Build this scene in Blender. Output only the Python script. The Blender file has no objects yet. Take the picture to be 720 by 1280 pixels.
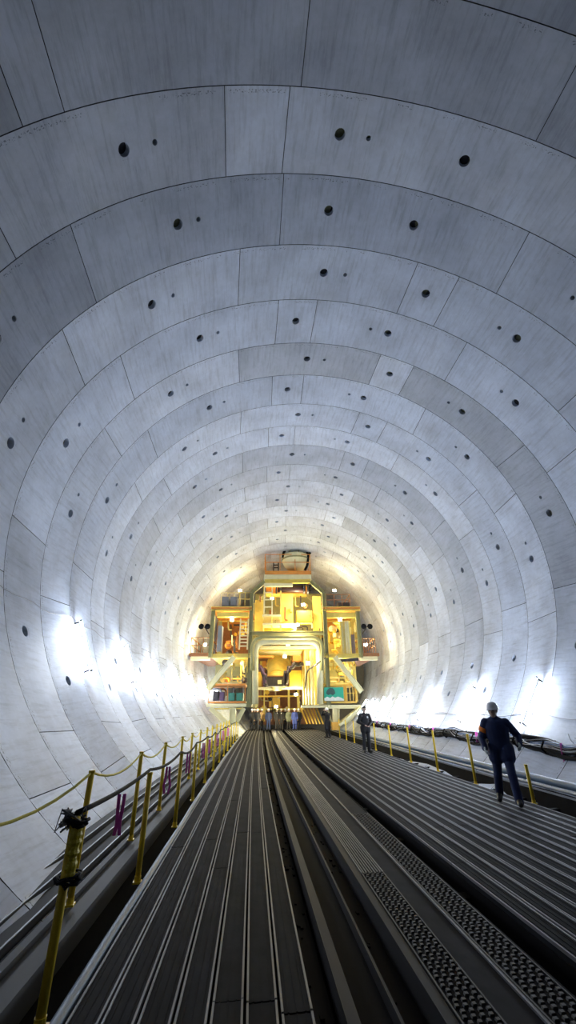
import bpy, bmesh, math, random
from mathutils import Vector, Matrix
random.seed(7)
C = bpy.context.scene.collection
PI = math.pi
# ------------------------------------------------------------------ camera
F, PITCH, YAW, ROLL = 513.21, 0.44847, 0.15089, -0.00967
EYE = 1.6718
cp, sp, cy, sy, cr, sr = math.cos(PITCH), math.sin(PITCH), math.cos(YAW), math.sin(YAW), math.cos(ROLL), math.sin(ROLL)
FW = Vector((cp*sy, cp*cy, sp)); RT0 = Vector((cy, -sy, 0)); UP0 = Vector((-sp*sy, -sp*cy, cp))
RT = RT0*cr + UP0*sr; UP = UP0*cr - RT0*sr
cam = bpy.data.cameras.new('camera'); camo = bpy.data.objects.new('camera', cam); C.objects.link(camo)
M = Matrix((RT, UP, -FW)).transposed().to_4x4(); M.translation = Vector((0, 0, EYE)); camo.matrix_world = M
cam.sensor_fit = 'VERTICAL'; cam.sensor_height = 24; cam.lens = F/1280*24; cam.clip_end = 300; cam.clip_start = .05
bpy.context.scene.camera = camo
def dirpx(px, py): return FW + RT*((px-360)/F) + UP*((640-py)/F)

# ------------------------------------------------------------------ tunnel geometry: joint circles between the lining rings
R = 7.3; CX, CZ, W0, Y0, KX = 2.4666, 4.2035+EYE, 1.58496, 2.0632, .0024909
ADJ = {0:(.096,-.017,.003),1:(-.014,.013,.036),2:(-.059,.017,.139),3:(-.072,.067,.017),4:(-.018,.016,-.025),5:(.028,.018,-.07),6:(.087,.034,.071),7:(.063,.072,-.003),8:(-.038,-.015,-.005),9:(-.1,.03,.05)}
def joint(j):
    y = Y0+W0*j; a = ADJ.get(j, (0, 0, 0)); return (y+a[0], CX+KX*y*y+a[1], CZ+a[2])
def wallp(t, th, r=R):
    """point at ring coordinate t, angle th (degrees from the crown, positive to +x)"""
    j = math.floor(t); f = t-j; a, b = joint(j), joint(j+1)
    y, x, z = [a[k]*(1-f)+b[k]*f for k in range(3)]
    th = math.radians(th); sl = 2*KX*y
    return Vector((x+r*math.sin(th), y-sl*r*math.sin(th), z+r*math.cos(th)))
def y2t(y): return (y-Y0)/W0
def X(x0, y): return x0+.0643*y+.00042*y*y            # the deck follows this curve

# ------------------------------------------------------------------ materials
MATS = {}
def nodes(name):
    m = bpy.data.materials.new(name); m.use_nodes = True; nt = m.node_tree
    return m, nt, nt.nodes['Principled BSDF']
def mat(name, col, rough=.6, metal=0, var=.25, scale=6, bump=0, spec=.5, stretch=None):
    if name in MATS: return MATS[name]
    m, nt, b = nodes(name); N = nt.nodes; Lk = nt.links
    tc = N.new('ShaderNodeTexCoord'); mp = N.new('ShaderNodeMapping'); Lk.new(tc.outputs['Object'], mp.inputs[0])
    if stretch: mp.inputs['Scale'].default_value = stretch
    nz = N.new('ShaderNodeTexNoise'); nz.inputs['Scale'].default_value = scale; nz.inputs['Detail'].default_value = 5
    Lk.new(mp.outputs[0], nz.inputs[0])
    mx = N.new('ShaderNodeMix'); mx.data_type = 'RGBA'
    mx.inputs[6].default_value = (*[c*(1-var) for c in col], 1); mx.inputs[7].default_value = (*[min(1, c*(1+var)) for c in col], 1)
    Lk.new(nz.outputs[0], mx.inputs[0]); Lk.new(mx.outputs[2], b.inputs['Base Color'])
    b.inputs['Roughness'].default_value = rough; b.inputs['Metallic'].default_value = metal
    b.inputs['Specular IOR Level'].default_value = spec
    if bump:
        bp = N.new('ShaderNodeBump'); bp.inputs['Strength'].default_value = bump; bp.inputs['Distance'].default_value = .02
        Lk.new(nz.outputs[0], bp.inputs['Height']); Lk.new(bp.outputs[0], b.inputs['Normal'])
    MATS[name] = m; return m
def emat(name, col, s):
    if name in MATS: return MATS[name]
    m, nt, b = nodes(name); b.inputs['Base Color'].default_value = (.9, .9, .9, 1)
    b.inputs['Emission Color'].default_value = (*col, 1); b.inputs['Emission Strength'].default_value = s
    MATS[name] = m; return m

def concrete():
    m, nt, b = nodes('concrete'); N = nt.nodes; L = nt.links
    uv = N.new('ShaderNodeUVMap'); uv.uv_map = 'UVMap'
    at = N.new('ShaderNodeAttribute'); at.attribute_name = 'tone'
    def noise(sx, sy_, sc, det=5, rough=.6):
        mp = N.new('ShaderNodeMapping'); mp.inputs['Scale'].default_value = (sx, sy_, 1); L.new(uv.outputs[0], mp.inputs[0])
        n = N.new('ShaderNodeTexNoise'); n.inputs['Scale'].default_value = sc; n.inputs['Detail'].default_value = det; n.inputs['Roughness'].default_value = rough
        L.new(mp.outputs[0], n.inputs[0]); return n.outputs[0]
    def rng(x, a, b_, c, d):
        r = N.new('ShaderNodeMapRange'); L.new(x, r.inputs[0])
        for i, v in enumerate((a, b_, c, d)): r.inputs[i+1].default_value = v
        return r.outputs[0]
    def mul(x, y, op='MULTIPLY'):
        k = N.new('ShaderNodeMath'); k.operation = op
        for i, v in enumerate((x, y)):
            if isinstance(v, (int, float)): k.inputs[i].default_value = v
            else: L.new(v, k.inputs[i])
        return k.outputs[0]
    cloud = rng(noise(1, 1, .6, 5, .65), .33, .66, .80, 1.10)
    streak = rng(noise(9, .8, 1.2, 6, .7), .3, .52, .76, 1.02)
    fine = rng(noise(1, 1, 9, 6, .7), .3, .7, .94, 1.05)
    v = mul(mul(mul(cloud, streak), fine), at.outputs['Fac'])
    # handwritten inspection marks near the front edge of each ring
    sep = N.new('ShaderNodeSeparateXYZ'); L.new(uv.outputs[0], sep.inputs[0])
    fr = mul(sep.outputs['Y'], 2.0, 'MODULO')
    band = mul(mul(fr, .06, 'GREATER_THAN'), mul(fr, .12, 'LESS_THAN'))
    dots = mul(noise(1, 1.4, 26, 1), .60, 'GREATER_THAN'); zone = mul(noise(1, .01, 2.1, 1), .5, 'GREATER_THAN')
    marks = mul(mul(band, dots), zone)
    v = mul(v, mul(1.0, mul(marks, .6), 'SUBTRACT'))
    mx = N.new('ShaderNodeMix'); mx.data_type = 'RGBA'; mx.blend_type = 'MULTIPLY'; mx.inputs[0].default_value = 1
    mx.inputs[6].default_value = (.59, .65, .77, 1)
    cb = N.new('ShaderNodeCombineColor'); [L.new(v, cb.inputs[i]) for i in range(3)]
    L.new(cb.outputs[0], mx.inputs[7]); L.new(mx.outputs[2], b.inputs['Base Color'])
    b.inputs['Roughness'].default_value = .62; b.inputs['Specular IOR Level'].default_value = .35
    bp = N.new('ShaderNodeBump'); bp.inputs['Strength'].default_value = .25; bp.inputs['Distance'].default_value = .01
    L.new(noise(1, 1, 14, 6, .7), bp.inputs['Height']); L.new(bp.outputs[0], b.inputs['Normal'])
    return m
CONC = concrete()
GROOVE = mat('joint_gasket', (.02, .02, .025), .9)  # dark gasket in the joints and on segment side faces
HOLE = mat('socket_plug', (.10, .10, .05), .7, scale=12, var=.6)
DECK = mat('worn_deck_steel', (.018, .0185, .022), .8, .0, .5, 5, .3, spec=.04, stretch=(1, .6, 1))
LIP = mat('worn_deck_lip', (.14, .14, .152), .6, .15, .45, 7, stretch=(1, .3, 1))
STEEL = mat('dark_channel_steel', (.008, .0075, .009), .85, .0, .45, 4, .2, spec=.04, stretch=(1, .3, 1))
RAILM = mat('rail_steel', (.03, .029, .031), .7, .1, .4, 5, spec=.1, stretch=(1, .2, 1))
BLACK = mat('black_rubber', (.012, .012, .014), .8, spec=.08)
CABLE = mat('cable_black', (.014, .014, .016), .75, spec=.12)
WIRE = mat('pale_wire', (.45, .45, .47), .6)
YEL = mat('safety_yellow_paint', (1.0, .60, .02), .5, 0, .25, 9)
TAPE = mat('yellow_tape', (.95, .62, .03), .4, 0, .4, 30, .6)
ROPE = mat('yellow_rope', (.72, .60, .08), .7, 0, .4, 80, .5)
PINK = mat('pink_ribbon', (1.0, .12, .6), .6, 0, .15)
PIPEB = mat('blue_grey_pipe', (.09, .14, .21), .55, .1, .3, 5, stretch=(1, .3, 1))
PIPEW = mat('galvanised_rail', (.22, .235, .26), .5, .3, .3, 5, stretch=(1, .2, 1))
TROUGH = mat('cable_duct_grey', (.018, .018, .02), .8, .0, .4, 4, .2, spec=.2, stretch=(1, .25, 1))
HOUS = mat('lamp_housing', (.5, .5, .52), .5, .2)
TUBE = emat('lamp_tube_glow', (.80, .88, 1.0), 480); TUBE_FAR = emat('lamp_tube_far', (.80, .88, 1.0), 290); TUBE_DIM = emat('lamp_tube_soft', (.80, .88, 1.0), 320)

# ------------------------------------------------------------------ helpers
def obj(name, bm, m, parent=None, smooth=False):
    me = bpy.data.meshes.new(name); bm.to_mesh(me); bm.free()
    for k in (m if isinstance(m, (list, tuple)) else [m]): me.materials.append(k)
    if smooth: me.polygons.foreach_set('use_smooth', [True]*len(me.polygons))
    o = bpy.data.objects.new(name, me); C.objects.link(o)
    if parent: o.parent = parent
    return o
def tag(o, label, cat, group=None):
    o['label'] = label; o['category'] = cat
    if group: o['group'] = group
    return o
def struct(o): o['kind'] = 'structure'; return o
def thing(name, label, cat, loc=(0, 0, 0), rz=0, group=None):
    o = bpy.data.objects.new(name, None); C.objects.link(o); o.location = loc; o.rotation_euler = (0, 0, rz); o.empty_display_size = .1
    return tag(o, label, cat, group)
def box(bm, a, b, mi=0):
    x0, x1 = sorted((a[0], b[0])); y0, y1 = sorted((a[1], b[1])); z0, z1 = sorted((a[2], b[2]))
    v = [bm.verts.new(p) for p in ((x0,y0,z0),(x1,y0,z0),(x1,y1,z0),(x0,y1,z0),(x0,y0,z1),(x1,y0,z1),(x1,y1,z1),(x0,y1,z1))]
    for f in ((0,3,2,1),(4,5,6,7),(0,1,5,4),(1,2,6,5),(2,3,7,6),(3,0,4,7)):
        bm.faces.new([v[i] for i in f]).material_index = mi
def tube(bm, pts, r, n=8, cap=True, ra=None):
    pts = [Vector(p) for p in pts]; rings = []
    prev = None
    for i, p in enumerate(pts):
        d = (pts[min(i+1, len(pts)-1)]-pts[max(i-1, 0)])
        if d.length < 1e-9: d = Vector((0, 0, 1))
        d.normalize()
        u = d.cross(Vector((0, 0, 1)) if abs(d.z) < .95 else Vector((0, 1, 0))).normalized() if prev is None else (prev-d*prev.dot(d)).normalized()
        prev = u; w = d.cross(u); rr = ra[i] if ra else r
        rings.append([bm.verts.new(p+(u*math.cos(2*PI*k/n)+w*math.sin(2*PI*k/n))*rr) for k in range(n)])
    for a, b in zip(rings, rings[1:]):
        for k in range(n): bm.faces.new((a[k], a[(k+1) % n], b[(k+1) % n], b[k]))
    if cap: bm.faces.new(rings[0][::-1]); bm.faces.new(rings[-1])
def beam(bm, a, b, w, h=None):
    """square-section member between two points"""
    h = h or w; a, b = Vector(a), Vector(b); d = (b-a).normalized()
    u = d.cross(Vector((0, 1, 0)) if abs(d.y) < .9 else Vector((1, 0, 0))).normalized(); v = d.cross(u)
    q = []
    for p in (a, b):
        for s, t in ((-1, -1), (1, -1), (1, 1), (-1, 1)): q.append(bm.verts.new(p+u*s*w/2+v*t*h/2))
    for f in ((0,3,2,1),(4,5,6,7),(0,1,5,4),(1,2,6,5),(2,3,7,6),(3,0,4,7)): bm.faces.new([q[i] for i in f])
def strip(bm, prof, ya, yb, step=1.0, mi=0):
    """closed (x0,z) profile carried along the curved deck"""
    n = max(1, int((yb-ya)/step)); rows = []
    for i in range(n+1):
        y = ya+(yb-ya)*i/n; rows.append([bm.verts.new((X(x, y), y, z)) for x, z in prof])
    k = len(prof)
    for a, b in zip(rows, rows[1:]):
        for i in range(k): bm.faces.new((a[i], a[(i+1) % k], b[(i+1) % k], b[i])).material_index = mi
    bm.faces.new(rows[0]).material_index = mi; bm.faces.new(rows[-1][::-1]).material_index = mi
def rect(x0, x1, z0, z1): return [(x0, z0), (x1, z0), (x1, z1), (x0, z1)]
def lathe(bm, prof, n=24, cx=0, cy=0, sx=1, sy=1):
    rows = [[bm.verts.new((cx+r*math.cos(2*PI*k/n)*sx, cy+r*math.sin(2*PI*k/n)*sy, z)) for k in range(n)] for r, z in prof]
    for a, b in zip(rows, rows[1:]):
        for k in range(n): bm.faces.new((a[k], a[(k+1) % n], b[(k+1) % n], b[k]))
    bm.faces.new(rows[0][::-1]); bm.faces.new(rows[-1])

# ------------------------------------------------------------------ the lining
ODD_J = [-136, -103, -63.3, -22.7, 16.8, 26.3, 61.8, 97.5, 135]
EVEN_J = [-128, -93, -53.1, -12.6, -3.0, 35.3, 70.6, 103, 127.3]
ODD_H = ([-119, -83.6, -43.3, -3, 21.2, 44.1, 79.4, 111.6], [-78.8, -38.2, 2, 39.6, 74.9])
EVEN_H = ([-111.2, -73.6, -32.8, -7.7, 16.5, 53.2, 87.5, 120], [-68.6, -28, 11.9, 48.8, 83])
SPEC = {-1: ([-136, -75, -38, 4, 44, 88, 130], ([], [])),
        0: ([-130, -92, -56.5, -50.2, -12.7, 27.5, 66, 104], ([], [])),
        1: ([-136, -103, -65.6, -25.2, -14.5, 48, 84, 120], ([-84, -42.7, -4.8, 18.1, 66], [-37.4, .4])),
        2: ([-128, -95, -54.9, -14.1, 34.9, 70.5, 104], ([-111, -74.9, -35.3, -4.4, 13.4, 52.5, 87], [-70.5, -31.1, 48.4]))}
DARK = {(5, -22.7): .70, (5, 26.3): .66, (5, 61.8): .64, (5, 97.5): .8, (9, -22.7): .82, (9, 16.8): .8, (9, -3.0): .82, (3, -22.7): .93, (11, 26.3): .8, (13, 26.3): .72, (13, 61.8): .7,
        (2, -95): .70, (2, -54.9): .84, (1, -103): .72, (1, -65.6): .84, (0, -92): .8, (3, -103): .88, (2, -14.1): .92, (1, -14.5): 1.0, (1, -25.2): 1.06, (0, -56.5): 1.0, (4, -12.6): 1.05, (3, 16.8): 1.03, (8, -93): .88, (12, -12.6): .84, (12, 70.6): .86, (10, -93): .9, (6, -93): .96, (16, -12.6): .8}  # left segments of the near rings also carry painted light falloff
def ring(j):
    js, (big, small) = SPEC.get(j, (ODD_J, ODD_H) if j % 2 else (EVEN_J, EVEN_H))
    bm = bmesh.new(); uvl = bm.loops.layers.uv.new('UVMap'); tl = bm.faces.layers.float.new('tone')
    rnd = random.Random(100+j); G = .008 if j < 8 else .007
    def P(s, v, r=R):      # s metres round, v metres along
        return wallp(j+v/W0, math.degrees(s/R), r)
    vm = W0*.47
    def quad(pts, tone, mi=0, smooth=True, r=None):
        f = bm.faces.new([bm.verts.new(P(*p)) if len(p) == 3 else bm.verts.new(P(p[0], p[1])) for p in pts])
        for l, p in zip(f.loops, pts): l[uvl].uv = (p[0], p[1]+2.0*(j+10))
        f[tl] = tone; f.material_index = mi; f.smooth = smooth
    n = len(js)
    for i in range(n):
        a, b = js[i], js[(i+1) % n]
        if b < a: b += 360
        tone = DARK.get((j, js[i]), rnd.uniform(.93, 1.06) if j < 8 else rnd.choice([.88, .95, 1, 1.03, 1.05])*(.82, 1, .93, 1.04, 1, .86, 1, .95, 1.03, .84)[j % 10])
        tone *= {-1: .62, 0: .66, 1: .82, 2: .92}.get(j, 1)*(.8 if a < -120 and j < 5 else 1)  # nearest rings and low left segments darkened to stand in for light falloff
        s0, s1 = math.radians(a)*R+G, math.radians(b)*R-G; v0, v1 = G, W0-G
        hs = sorted([(math.radians(h)*R, .12, .16) for h in big if a < h < b]+[(math.radians(h)*R, .055, .09) for h in small if a < h < b])
        cols = [s0]
        for h in hs: cols += [h[0]-h[2], h[0]+h[2]]
        cols.append(s1); rows = [v0, vm-.16, vm+.16, v1]
        for c in range(len(cols)-1):
            ca, cb = cols[c], cols[c+1]; ish = c % 2 == 1
            sub = 1 if ish else max(1, math.ceil((cb-ca)/.4))
            for k in range(sub):
                p, q = ca+(cb-ca)*k/sub, ca+(cb-ca)*(k+1)/sub
                for r_ in range(3):
                    va, vb = rows[r_], rows[r_+1]
                    if ish and r_ == 1:
                        hc, hr, hw = hs[c//2]; m = 16 if j < 10 else 8
                        o_, i_ = [], []
                        for t in range(m):
                            an = 2*PI*t/m; ct, st = math.cos(an), math.sin(an); mx_ = max(abs(ct), abs(st))
                            o_.append((hc+ct/mx_*hw, vm+st/mx_*.16)); i_.append((hc+ct*hr, vm+st*hr))
                        for t in range(m):
                            u = (t+1) % m
                            quad([o_[t], i_[t], i_[u], o_[u]][::-1], tone)
                            quad([i_[t], (*i_[t], R+.13), (*i_[u], R+.13), i_[u]][::-1], tone, 3, True)
                        quad([(*x, R+.13) for x in i_], tone, 1, False)
                    else: quad([(p, va), (q, va), (q, vb), (p, vb)], tone)
                quad([(p, v0), (p, v0, R+.06), (q, v0, R+.06), (q, v0)], tone, 2, False)
                quad([(p, v1), (q, v1), (q, v1, R+.06), (p, v1, R+.06)], tone, 2, False)
        for s_ in (s0, s1): quad([(s_, v0), (s_, v1), (s_, v1, R+.06), (s_, v0, R+.06)], tone, 2, False)
    # backing behind the joints
    for k in range(72):
        a, b = -PI*R+2*PI*R*k/72, -PI*R+2*PI*R*(k+1)/72
        quad([(a, 0, R+.135), (b, 0, R+.135), (b, W0, R+.135), (a, W0, R+.135)], .5, 2, True)
    bmesh.ops.remove_doubles(bm, verts=[v for v in bm.verts if not v.link_faces or all(f.smooth and f.material_index == 0 for f in v.link_faces)], dist=.0004)
    o = obj('wall_ring', bm, [CONC, HOLE, GROOVE, CONC]); struct(o)
    return o
LASTR = 31
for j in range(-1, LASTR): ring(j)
# far bulkhead behind the machine
for t, nm in ((LASTR, 'wall_front'),):
    bm = bmesh.new(); vs = [bm.verts.new(wallp(t, k*5, R+.14)) for k in range(72)]; vb = [bm.verts.new(wallp(t+(.2 if t > 0 else -.2), k*5, R+.14)) for k in range(72)]
    bm.faces.new(vs); bm.faces.new(vb[::-1])
    for k in range(72): bm.faces.new((vs[k], vs[(k+1) % 72], vb[(k+1) % 72], vb[k]))
    struct(obj(nm, bm, mat('bulkhead_steel', (.20, .18, .13), .6, .2)))

# ------------------------------------------------------------------ decks
YA, YB = -4.2, 46.0; LK = .34
def deck(name, xa, n, w, ya, yb):
    bm = bmesh.new()
    for i in range(n):
        x0 = xa+i*w
        yy = ya-random.uniform(0, 2)
        while yy < yb:
            y1 = min(yb, yy+4.0); y0 = max(yy, ya)
            if y1 > y0+.1:
                dz = random.uniform(-.003, .003); mi = 0
                strip(bm, rect(x0+.012, x0+w-.012, -.06+dz, dz), y0+.006, y1-.006, 1.0, 0)
                for e in (x0+.010, x0+w-.024): strip(bm, rect(e, e+.014, -.02, .009+dz), y0+.006, y1-.006, 1.0, 1)
                for e in (1/4, 1/2, 3/4): strip(bm, rect(x0+w*e-.004, x0+w*e+.004, -.01, .0035+dz), y0+.006, y1-.006, 1.0, 0)
            yy += 4.0
    strip(bm, rect(xa, xa+n*w, -.10, -.062), ya, yb, 1.0, 2)
    return struct(obj(name, bm, [DECK, LIP, STEEL]))
deck('floor_left', -1.06, 7, .2143, YA, YB)
deck('floor_right', 2.42, 14, .2155, YA, YB)
# black sheets below the decks, painting the dark of the unlit invert
bm = bmesh.new(); strip(bm, rect(-1.9, 6.75, -.62, -.60), YA, YB, 2.0); struct(obj('floor_invert_shade', bm, mat('shade_black', (.005, .005, .006), .9, 0, .5, 3, spec=.03)))
bm = bmesh.new(); strip(bm, rect(-1.66, -1.0, -.24, -.22), YA, 36, 2.0); strip(bm, rect(5.3, 6.36, -.27, -.25), YA, 40, 2.0); struct(obj('floor_trench_shade', bm, mat('shade_black', (.005, .005, .006), .9, 0, .5, 3, spec=.03)))  # black strips put in for the deep shade of the side trenches
bm = bmesh.new(); strip(bm, [(6.02, -.27), (6.5, -.27), (6.62, .04), (6.26, .04), (6.22, -.02)], YA, 40, 2.0); struct(obj('floor_shade_fill', bm, mat('shade_fill_black', (.006, .006, .007), .9, 0, .5, 3, spec=.05)))  # added black fill, paints the trench shade below the right pipes
# bearing girders under the decks
bm = bmesh.new()
for x in (-.95, .3, 1.6, 2.55, 5.2):
    strip(bm, rect(x-.09, x+.09, -.60, -.10), YA, YB, 2.0)
y = YA+1
while y < YB: 
    box(bm, (X(-1.0, y), y-.08, -.34), (X(5.3, y), y+.08, -.20)); y += 2.2
struct(obj('floor_beams', bm, STEEL))
# centre channels and guide rails
bm = bmesh.new()
strip(bm, rect(.445, .60, -.22, -.16), YA, YB, 1, 0)
strip(bm, rect(.62, .70, -.16, .0), YA, YB, 1, 1); strip(bm, rect(.70, .935, -.14, -.085), YA, YB, 1, 0); strip(bm, rect(.935, .955, -.14, .0), YA, YB, 1, 1)
strip(bm, rect(.955, 1.20, -.24, -.19), YA, YB, 1, 0)
strip(bm, rect(1.20, 1.275, -.24, .0), YA, YB, 1, 1)
for i in range(240):   # dirt and scraps lying in the channel
    yy = random.uniform(1, 30); x = random.uniform(.46, .58) if i % 2 else random.uniform(.98, 1.18); z = -.16 if i % 2 else -.19
    s = random.uniform(.012, .035); box(bm, (X(x, yy)-s/2, yy-s, z), (X(x, yy)+s/2, yy+s, z+s*.5), 0)
struct(obj('floor_channels', bm, [STEEL, RAILM]))
def cover(name, xa, xb, ya, yb, tread, label):
    bm = bmesh.new(); strip(bm, rect(xa, xb, -.03, 0), ya, yb, 1, 0)
    strip(bm, rect(xa, xa+.012, -.03, .008), ya, yb, 1, 1); strip(bm, rect(xb-.012, xb, -.03, .008), ya, yb, 1, 1)
    if tread:
        w = (xb-xa-.03)/4
        yy = ya+.03; r_ = 0
        while yy < min(yb, 10)-.04:
            for c in range(4):
                x = xa+.02+w*(c+.5)+(w*.12 if r_ % 2 else -w*.12)
                strip(bm, [(x-w*.3, 0), (x+w*.3, 0), (x+w*.2, .011), (x-w*.2, .011)], yy, yy+.026, 1, 1)
            yy += .052; r_ += 1
    else:
        for k in range(1, 8): 
            x = xa+(xb-xa)*k/8; strip(bm, rect(x-.005, x+.005, -.01, .006), ya, yb, 1, 1)
    return struct(obj(name, bm, [STEEL if tread else DECK, mat('tread_worn', (.02, .02, .022), .7, .0, .4, 9) if tread else LIP]))
cover('floor_tread_plate', 1.285, 1.545, YA, 5.75, True, '')
cover('floor_ribbed_plate', 1.285, 1.545, 5.76, YB, False, '')
bm = bmesh.new(); strip(bm, rect(1.56, 1.79, -.05, -.012), YA, YB, 1, 0); strip(bm, rect(1.785, 1.805, -.05, .004), YA, YB, 1, 1)
struct(obj('floor_plain_plate', bm, [DECK, LIP]))
cover('floor_edge_tread', 1.81, 2.10, YA, 8.6, True, '')
bm = bmesh.new(); strip(bm, rect(1.81, 2.10, -.05, -.004), 8.61, YB, 1, 0)
strip(bm, rect(2.105, 2.12, -.25, .004), YA, YB, 1, 1); strip(bm, rect(2.12, 2.42, -.4, -.33), YA, YB, 1, 1)
struct(obj('floor_edge_plate', bm, [DECK, STEEL]))

def longpipe(name, x0, z, r, ya, yb, m, label, cat, wob=0, n=10, seed=1, group=None):
    rd = random.Random(seed); bm = bmesh.new(); ph = rd.uniform(0, 6)
    k = int((yb-ya)/.8); pts = []
    for i in range(k+1):
        y = ya+(yb-ya)*i/k; pts.append((X(x0+wob*math.sin(y*.9+ph)+wob*.5*math.sin(y*2.3+ph), y), y, z+wob*.3*math.sin(y*1.3+ph)))
    tube(bm, pts, r, n); o = obj(name, bm, m, smooth=True); return tag(o, label, cat, group)
longpipe('edge_pipe', -1.105, -.008, .038, YA, 33, PIPEB, 'blue-grey pipe lying along the left edge of the plank deck', 'pipe', .006, 12)

# left side: duct covers against the wall, gap, steel channel carrying the outer posts
bm = bmesh.new()
for (a, b, z) in ((-2.36, -2.2, .13), (-2.19, -2.04, .085), (-2.03, -1.86, .035)):
    strip(bm, rect(a, b, z-.07, z), YA, 36, 1, 0); strip(bm, rect(b-.02, b-.004, z-.02, z+.006), YA, 36, 1, 1)
struct(obj('floor_duct_covers', bm, [TROUGH, mat('duct_edge', (.10, .10, .105), .5, .3, .4)]))
bm = bmesh.new()
strip(bm, rect(-1.80, -1.73, -.2, .0), YA, 36, 1, 0); strip(bm, rect(-1.73, -1.56, -.2, -.05), YA, 36, 1, 0); strip(bm, rect(-1.56, -1.49, -.2, -.0), YA, 36, 1, 0)
o = obj('steel_channel', bm, mat('pale_channel', (.03, .032, .037), .75, .0, .4, 3, stretch=(1, .3, 1))); tag(o, 'long grey steel channel between left posts, outside the dark trench', 'beam')
struct(o)
# right side: trench, white guide rail and pipes at the foot of the wall
bm = bmesh.new(); strip(bm, rect(5.75, 6.1, -.25, -.2), YA, 40, 1, 0)
y = YA
while y < 40:
    box(bm, (X(5.5, y), y-.05, -.22), (X(6.3, y), y+.05, -.14)); y += 1.1
struct(obj('floor_trench_beams', bm, STEEL))
longpipe('service_pipe', 6.50, .22, .075, YA, 40, PIPEB, 'thick blue-grey pipe along the foot of the right wall', 'pipe', 0, 12)
longpipe('guide_pipe', 6.36, .13, .034, YA, 40, PIPEW, 'thin shiny pipe just below the thick blue pipe by right wall', 'pipe', 0, 10)
bm = bmesh.new(); strip(bm, rect(6.27, 6.30, -.02, .07), YA, 40, 1, 0)
o = obj('cable_tray', bm, PIPEW); tag(o, 'pale galvanised tray edge below the pipes at the right wall foot', 'tray'); struct(o)

# ------------------------------------------------------------------ posts, ropes, ribbons
ORD = ['nearest', 'second nearest', 'third nearest', 'fourth nearest', 'fifth nearest', 'sixth nearest', 'seventh nearest', 'eighth nearest', 'ninth nearest', 'tenth nearest', 'eleventh nearest', 'twelfth nearest', 'thirteenth nearest', 'fourteenth nearest', 'fifteenth nearest', 'sixteenth nearest', 'seventeenth nearest', 'eighteenth nearest']
def post(x0, y, zb, h, label, group, tilt=(0, 0)):
    t = thing('handrail_post', label, 'post', (X(x0, y), y, zb), 0, group)
    bm = bmesh.new(); top = (tilt[0], tilt[1], h); tube(bm, [(0, 0, 0), top], .03, 12); obj('pole', bm, YEL, t, True)
    bm = bmesh.new(); tube(bm, [top, (top[0], top[1], h+.02)], .034, 12); obj('cap', bm, YEL, t, True)
    bm = bmesh.new(); box(bm, (-.045, -.045, -.012), (.045, .045, .004)); tube(bm, [(0, 0, 0), (0, 0, .05)], .035, 12); obj('base_plate', bm, YEL, t)
    return t
inner = [3.70, 6.02, 8.40, 10.55, 12.9, 15.2, 17.5, 19.8, 22.1, 24.4, 26.7, 29.0, 31.3]
IX = -1.205; itops = []
for i, y in enumerate(inner):
    h = 1.0; post(IX, y, -.02, h, f'{ORD[i]} yellow post standing beside the left deck edge pipe', 'yellow posts along the left deck edge', (.01*(i % 3-1), .03 if i == 0 else .01*(i % 2)))
    itops.append(Vector((X(IX, y), y, 1.02)))
outer_y = [3.4, 5.46, 7.66, 9.62, 11.76, 13.5, 15.5, 17.5, 19.5, 21.5, 23.5, 25.5, 27.6, 29.7, 31.8]
OX = -1.70; otops = []
for i, y in enumerate(outer_y):
    if i == 0: continue
    post(OX, y, .0, 1.08, f'{ORD[i-1]} yellow post on the steel channel by left wall', 'yellow posts on the outer left channel', (.0, 0))
    otops.append(Vector((X(OX, y), y, 1.08)))
right_y = [8.8, 11.12, 13.42, 15.75, 18.05, 20.4, 22.7, 25.0, 27.3, 29.6]
for i, y in enumerate(right_y): 
    post(5.50, y, .0, 1.05 if i else .62, f'{ORD[i]} yellow post at the outer edge of the right deck', 'yellow posts along the right deck edge')
def sag(a, b, d, n=8): return [a.lerp(b, k/n)+Vector((0, 0, -4*d*(k/n)*(1-k/n))) for k in range(n+1)]
bm = bmesh.new(); pts = []
chain = [Vector((X(-2.1, 3.2), 3.2, 1.08))]+otops
for a, b in zip(chain, chain[1:]): pts += sag(a, b, .13 if b is not chain[1] else .20)[:-1]
tube(bm, pts+[otops[-1]], .013, 6); tag(obj('yellow_rope', bm, ROPE, smooth=True), 'yellow rope sagging between the tops of the outer left posts', 'rope')
bm = bmesh.new(); pts = []
chain = itops
for i, (a, b) in enumerate(zip(chain, chain[1:])): pts += sag(a+Vector((0, 0, .01)), b+Vector((0, 0, .01)), .03+.03*(i % 3))[:-1]
tube(bm, pts, .018, 6); tag(obj('handrail_cable', bm, BLACK, smooth=True), 'black cable strung along the tops of the left deck edge posts', 'cable')
# yellow tape wrap and black tape on the near post
t = thing('tape_wrap', 'crumpled yellow tape and dark ties wrapped on the nearest left post', 'tape', (X(IX, 3.7)+.01, 3.73, .66))
bm = bmesh.new(); rd = random.Random(3)
pts = [(0.0, .0, z*.02) for z in range(15)]; tube(bm, pts, .04, 12, True, [.038+rd.uniform(-.004, .012) for _ in pts]); obj('wrap', bm, TAPE, t)
for zc in (-.01, .31):
  bm = bmesh.new()
  for k in range(5):
    a = rd.uniform(0, 6); z = zc+rd.uniform(-.025, .025); rr = rd.uniform(.05, .085)
    tube(bm, [(rr*math.cos(a+q*.7), rr*math.sin(a+q*.7), z+rd.uniform(-.02, .02)) for q in range(9)], .009, 6)
  obj('tie', bm, CABLE, t, True)
bm = bmesh.new()
for k in range(8):
    pts = []; 
    for q in range(7): pts.append((rd.uniform(-.13, .05), rd.uniform(-.05, .08), .30+rd.uniform(-.05, .10)))
    tube(bm, pts, .007, 5)
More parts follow.
